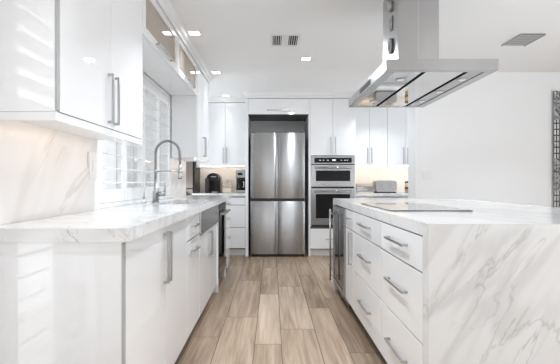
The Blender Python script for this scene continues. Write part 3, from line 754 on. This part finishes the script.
obj('gap_strip', MB().box(a-.010, a+.010, v0, v1, ze-.0015, ze+.01), 'matte_black', t); obj('gap_strip', MB().box(b-.010, b+.010, v0, v1, ze-.0015, ze+.01), 'matte_black', t)
for par, x, y in ((lp, u0+.085, 2.25), (lp, u0+.085, 2.86), (rp, b+.052, 2.25), (rp, b+.052, 2.56), (rp, b+.052, 2.86)):
    l = obj('lamp', MB().lathe((x, y, ze), [(.030, -.0005), (.030, -.003), (.022, -.004)]), 'nickel', par)
    obj('lamp_glass', MB().lathe((x, y, ze), [(.020, -.0042), (.018, -.0052)]), 'hoodled', l)
qx0, qx1, qy0, qy1 = .796, 1.055, 2.40, 2.725
ch = obj('chimney', MB().box(qx0, qx1, qy0, qy1, hz1+.0005, ZC-.001), 'steel_hood', t, .003, 2)
obj('cover_seam', MB().box(.921, .924, qy0-.0012, qy0-.0002, hz1+.001, ZC-.002), 'mirror_steel', ch)
sx = qx0
k = obj('vent_knob', MB().lathe((sx, 2.545, 2.255), [(.036, -.0005), (.036, -.014), (.032, -.02), (.028, -.02), (.024, -.010), (.012, -.010), (.010, -.020), (.001, -.021)], 'X'), 'nickel', ch)
k['label'] = 'round chrome knob on the chimney side'
m = MB().box(sx-.008, sx-.0005, 2.51, 2.565, 2.09, 2.182)
o = obj('socket_plate', m, 'nickel', ch, .005, 3); o['label'] = 'small upright chrome plate'
for dz in (-.025, .025): obj('socket', MB().lathe((sx-.008, 2.535, 2.13+dz), [(.016, -.0003), (.016, -.003), (.010, -.003), (.008, -.001)], 'X'), 'steel_hood', o)
m = MB(); n = 32; pts = [(sx-.010, 2.535+.022*math.cos(2*math.pi*i/n), 1.985+.046*math.sin(2*math.pi*i/n)) for i in range(n+1)]
m.tube(pts, .0085, 8, False); m.box(sx-.008, sx-.0005, 2.528, 2.542, 1.94, 2.03)
obj('pull_ring', m, 'nickel', ch)['label'] = 'oval chrome ring on the chimney side'

# ------------------------------------------------------------------ things on the back counters
t = thing('pod_coffee_maker', 'black domed pod coffee maker on the back corner counter', 'coffee maker', (-.89, 5.82, CT))
x0, x1, y0, y1 = -1.005, -.785, 5.68, 5.98
arch = [(x0, CT+.0005), (x1, CT+.0005), (x1, CT+.21)]+[((x0+x1)/2+.11*math.cos(a), CT+.21+.092*math.sin(a)) for a in [math.pi*i/14 for i in range(1, 14)]]+[(x0, CT+.21)]
obj('body', MB().prism(arch, y0+.10, y1, 'Y'), 'coffee', t, .012, 3)
obj('water_tank', MB().box(x0-.002, x0+.055, y0+.02, y1-.03, CT+.002, CT+.225), 'bronze', t, .010, 3)
obj('brew_head', MB().prism([(x0+.06, CT+.185), (x1-.01, CT+.185), (x1-.012, CT+.235)]+[((x0+x1)/2+.02+.075*math.cos(a), CT+.235+.05*math.sin(a)) for a in [math.pi*i/10 for i in range(1, 10)]]+[(x0+.055, CT+.235)], y0, y0+.12, 'Y'), 'coffee', t, .008, 3)
obj('lid_handle', MB().box(-.915, -.835, y0-.008, y0+.02, CT+.238, CT+.252), 'nickel', t, .004)
obj('drip_tray', MB().box(x0+.065, x1-.012, y0+.01, y0+.11, CT+.001, CT+.03), 'coffee', t, .004)
obj('tray_plate', MB().box(-.90, -.82, y0+.004, y0+.0095, CT+.006, CT+.022), 'nickel', t)
t = thing('glass_jar', 'pale lidded glass jar between the two coffee makers', 'jar', (-.68, 5.80, CT))
jar = obj('body', MB().prism(rbox2d(-.755, -.605, 5.725, 5.875, .03), CT+.001, CT+.145), 'jarglass', t, .006)
obj('contents', MB().prism(rbox2d(-.749, -.611, 5.731, 5.869, .026), CT+.006, CT+.07), 'cream', jar)
obj('lid', MB().prism(rbox2d(-.75, -.61, 5.73, 5.87, .03), CT+.1455, CT+.158), 'jarglass', t, .003)
obj('lid_knob', MB().lathe((-.68, 5.80, CT+.1585), [(.012, 0), (.010, .015), (.02, .03), (.018, .042), (.005, .046)]), 'chrome', t)
obj('scoop', MB().tube([(-.63, 5.78, CT+.159), (-.625, 5.775, CT+.205)], .008, 8), 'nickel', t)
t = thing('drip_coffee_maker', 'steel and black drip coffee maker with carafe, next to the fridge panel', 'coffee maker', (-.475, 5.84, CT))
x0, x1 = -.55, -.405
obj('base', MB().box(x0, x1, 5.72, 5.95, CT+.001, CT+.045), 'steel_h', t, .006)
obj('column', MB().box(x0, x1, 5.86, 5.95, CT+.046, CT+.225), 'black', t, .004)
hd = obj('head', MB().box(x0, x1, 5.72, 5.95, CT+.226, CT+.345), 'steel_h', t, .008, 3)
obj('display', MB().box(-.515, -.445, 5.716, 5.7195, CT+.268, CT+.305), 'blackglass', hd)
cf = obj('carafe', MB().lathe((-.478, 5.79, CT+.046), [(.052, 0), (.060, .03), (.058, .09), (.042, .13), (.040, .15)]), 'blackglass', t)
obj('handle', MB().tube([(-.44, 5.745, CT+.17), (-.425, 5.728, CT+.165), (-.425, 5.728, CT+.10), (-.442, 5.748, CT+.085)], .006, 8), 'whiteplastic', cf)
t = thing('toaster', 'long stainless steel toaster on the counter behind the island', 'toaster', (1.725, 5.83, CT))
x0, x1 = 1.565, 1.885
obj('body', MB().prism(rbox2d(x0, x1, CT+.018, CT+.185, .035), 5.73, 5.93, 'Y'), 'steel_toast', t, .006, 3)
obj('base', MB().box(x0+.01, x1-.01, 5.735, 5.925, CT+.001, CT+.0175), 'black', t, .003)
for x in (1.655, 1.785):
    obj('lever', MB().box(x-.008, x+.008, 5.722, 5.7295, CT+.06, CT+.145), 'vent_grey', t); obj('lever_knob', MB().box(x-.02, x+.02, 5.708, 5.7215, CT+.118, CT+.134), 'vent_grey', t, .003)
    obj('dial', MB().lathe((x+.035, 5.7295, CT+.06), [(.014, 0), (.012, -.014)], 'Y'), 'vent_grey', t)
    obj('slot', MB().box(x-.05, x+.05, 5.79, 5.81, CT+.1853, CT+.188), 'black', t); obj('slot', MB().box(x-.05, x+.05, 5.85, 5.87, CT+.1853, CT+.188), 'black', t)
t = thing('bread_box', 'steel bread box with pale wooden base and lid beside the oven tower', 'box', (1.40, 5.83, CT))
obj('base', MB().box(1.27, 1.535, 5.73, 5.93, CT+.001, CT+.020), 'woodlight', t, .003)
obj('body', MB().box(1.275, 1.53, 5.735, 5.925, CT+.0205, CT+.10), 'steel_h', t, .008, 3)
obj('label_plate', MB().box(1.36, 1.45, 5.731, 5.7345, CT+.045, CT+.065), 'nickel', t)
obj('inner_box', MB().box(1.29, 1.515, 5.75, 5.91, CT+.1005, CT+.125), 'cream', t, .003)
obj('lid', MB().box(1.27, 1.525, 5.735, 5.925, CT+.1255, CT+.148), 'woodlight', t, .004)
t = thing('canister', 'slim tan and black canister half hidden by the partition wall end', 'canister', (2.06, 5.80, CT))
obj('body', MB().lathe((2.08, 5.80, CT+.001), [(.05, 0), (.05, .15)]), 'brass', t); obj('lid', MB().lathe((2.08, 5.80, CT+.151), [(.052, .0005), (.052, .02), (.02, .03)]), 'black', t)
obj('band', MB().lathe((2.08, 5.80, CT+.06), [(.0508, 0), (.0508, .03)]), 'black', t)

# ------------------------------------------------------------------ fixtures on walls and ceiling
def ceiling_light(x, y, label, power=None, spread=115):
    t = thing('ceiling_light', label, 'ceiling light', (x, y, ZC-.012), 'recessed square ceiling lights')
    s, q = .054, .043; z1 = ZC-.0005
    obj('trim_ring', MB().box(x-s, x+s, y-s, y-q, z1-.007, z1).box(x-s, x+s, y+q, y+s, z1-.007, z1).box(x-s, x-q, y-q, y+q, z1-.007, z1).box(x+q, x+s, y-q, y+q, z1-.007, z1), 'trim', t, .001)
    obj('diffuser', MB().box(x-q+.0005, x+q-.0005, y-q+.0005, y+q-.0005, z1-.005, z1), 'led', t)
    l = bpy.data.lights.new('lamp_light', 'AREA'); l.shape = 'SQUARE'; l.size = .075; l.energy = power or LAMP_W; l.spread = math.radians(spread); l.color = (.86, .93, 1)
    o = bpy.data.objects.new('lamp_light', l); COL.objects.link(o); o.parent = t; o.location = (0, 0, -.006)
ceiling_light(-.672, 3.28, 'square recessed ceiling light above the first glass-front cabinet, largest of the lit row', 2.5, 70)
ceiling_light(-.657, 4.46, 'square recessed ceiling light above the tall narrow wall cabinet past the window', 1.2, 70)
ceiling_light(-.685, 5.66, 'square recessed ceiling light above the coffee makers, farthest along the row', .8, 70)
ceiling_light(.355, 3.97, 'square recessed ceiling light alone between the air vent and the fridge', 36, 175)
for x, y, wh in ((2.6, 2.9, 'over the open floor beyond the island'), (2.6, .6, 'over the open floor behind the island'), (-.1, 2.4, 'over the aisle beside the hood'), (-.1, 1.0, 'over the aisle near the viewer'), (1.55, 5.15, 'hidden behind the range hood, in front of the toaster counter'), (.355, -1.8, 'near the wide added rear window'), (2.6, -1.8, 'near the narrow added rear window'), (1.55, 1.0, 'over the near end of the island')):  # out-of-view lamps added to even out the brightness
    ceiling_light(x, y, 'added unseen square ceiling light '+wh, 14 if y > 5 else ((28 if y > 2 else 13) if x < 0 else (9 if x == 1.55 else 34)))
def vent_fixture():
    t = thing('air_vent', 'white ceiling air vent with two dark louvred openings in front of the fridge', 'vent', (.118, 3.46, ZC-.01))
    z1 = ZC-.0005; x0, x1, y0, y1 = -.014, .252, 3.30, 3.605
    p0, p1, q0, q1, r0, r1 = .006, .086, .150, .230, 3.335, 3.57
    obj('back_plate', MB().box(p0, q1, r0, r1, z1-.002, z1), 'vent_dark', t)
    m = MB(); m.box(x0, p0, y0, y1, z1-.008, z1).box(q1, x1, y0, y1, z1-.008, z1).box(p0, q1, y0, r0, z1-.008, z1).box(p0, q1, r1, y1, z1-.008, z1).box(p1, q0, r0, r1, z1-.008, z1)
    obj('frame', m, 'trim', t, .001)
    for a, sgn in ((p0, 1), (q0, -1)):
        m = MB()
        for i in range(4):
            c = a+.011+i*.0195; m.prism([(c-.003*sgn, z1-.0022), (c-.001*sgn, z1-.0022), (c+.004*sgn, z1-.010), (c+.002*sgn, z1-.010)], r0+.001, r1-.001, 'Y')
        obj('louver', m, 'trim', t)
vent_fixture()
t = thing('air_vent', 'grey slatted ceiling return grille near the white partition wall', 'vent', (2.275, 3.44, ZC-.01))
z1 = ZC-.0005; x0, x1, y0, y1 = 2.165, 2.375, 3.30, 3.58
obj('back_plate', MB().box(x0+.004, x1-.004, y0+.004, y1-.004, z1-.002, z1), 'vent_dark', t)
m = MB()
for i in range(5):
    c = y0+.010+i*.055; m.prism([(c, z1-.006), (c, z1-.0045), (c+.036, z1-.0085), (c+.036, z1-.010)], x0+.003, x1-.003, 'X')
obj('louver', m, 'vent_grey', t)
for a, b in ((x0-.004, x0+.003), (x1-.003, x1+.004)): obj('side_rail', MB().box(a, b, y0, y1, z1-.014, z1), 'vent_grey', t)

t = thing('wall_outlet', 'white outlet plate on the marble backsplash at the window edge', 'outlet', (XL, 2.21, 1.10))
obj('plate', MB().box(XL+.0005, XL+.007, 2.165, 2.262, 1.095, 1.252), 'whiteplastic', t, .002)
obj('rocker', MB().box(XL+.0075, XL+.011, 2.197, 2.230, 1.14, 1.207), 'whiteplastic', t, .001)
obj('side_block', MB().box(XL+.0005, XL+.008, 2.150, 2.164, 1.165, 1.25), 'niche', t, .002)['label'] = 'grey block at the plate edge'
t = thing('wall_switch', 'white double switch plate on the bare partition wall', 'switch', (1.82, 4.455, 1.12))
obj('plate', MB().box(1.765, 1.875, 4.4525, 4.4595, 1.115, 1.23), 'whiteplastic', t, .002)
for x in (1.796, 1.844): obj('rocker', MB().box(x-.016, x+.016, 4.449, 4.452, 1.14, 1.205), 'whiteplastic', t, .001)

ax0, ax1, az0, az1 = 3.285, 4.10, .785, 2.145
t = thing('wall_art', 'black and white print on a clear panel with steel standoff pins, on the partition wall', 'picture', ((ax0+ax1)/2, 4.44, az0))
obj('print', MB().box(ax0, ax1, 4.432, 4.436, az0, az1), 'art', t)
obj('clear_panel', MB().box(ax0-.012, ax1+.012, 4.4265, 4.4315, az0-.012, az1+.012), 'glass', t)
for x in (ax0+.012, ax1-.012):
    for z in (az0+.16, (az0+az1)/2+.06, az1-.03):
        obj('standoff_pin', MB().lathe((x, 4.4262, z), [(.012, .0), (.012, -.008), (.008, -.010)], 'Y', 16), 'chrome', t)
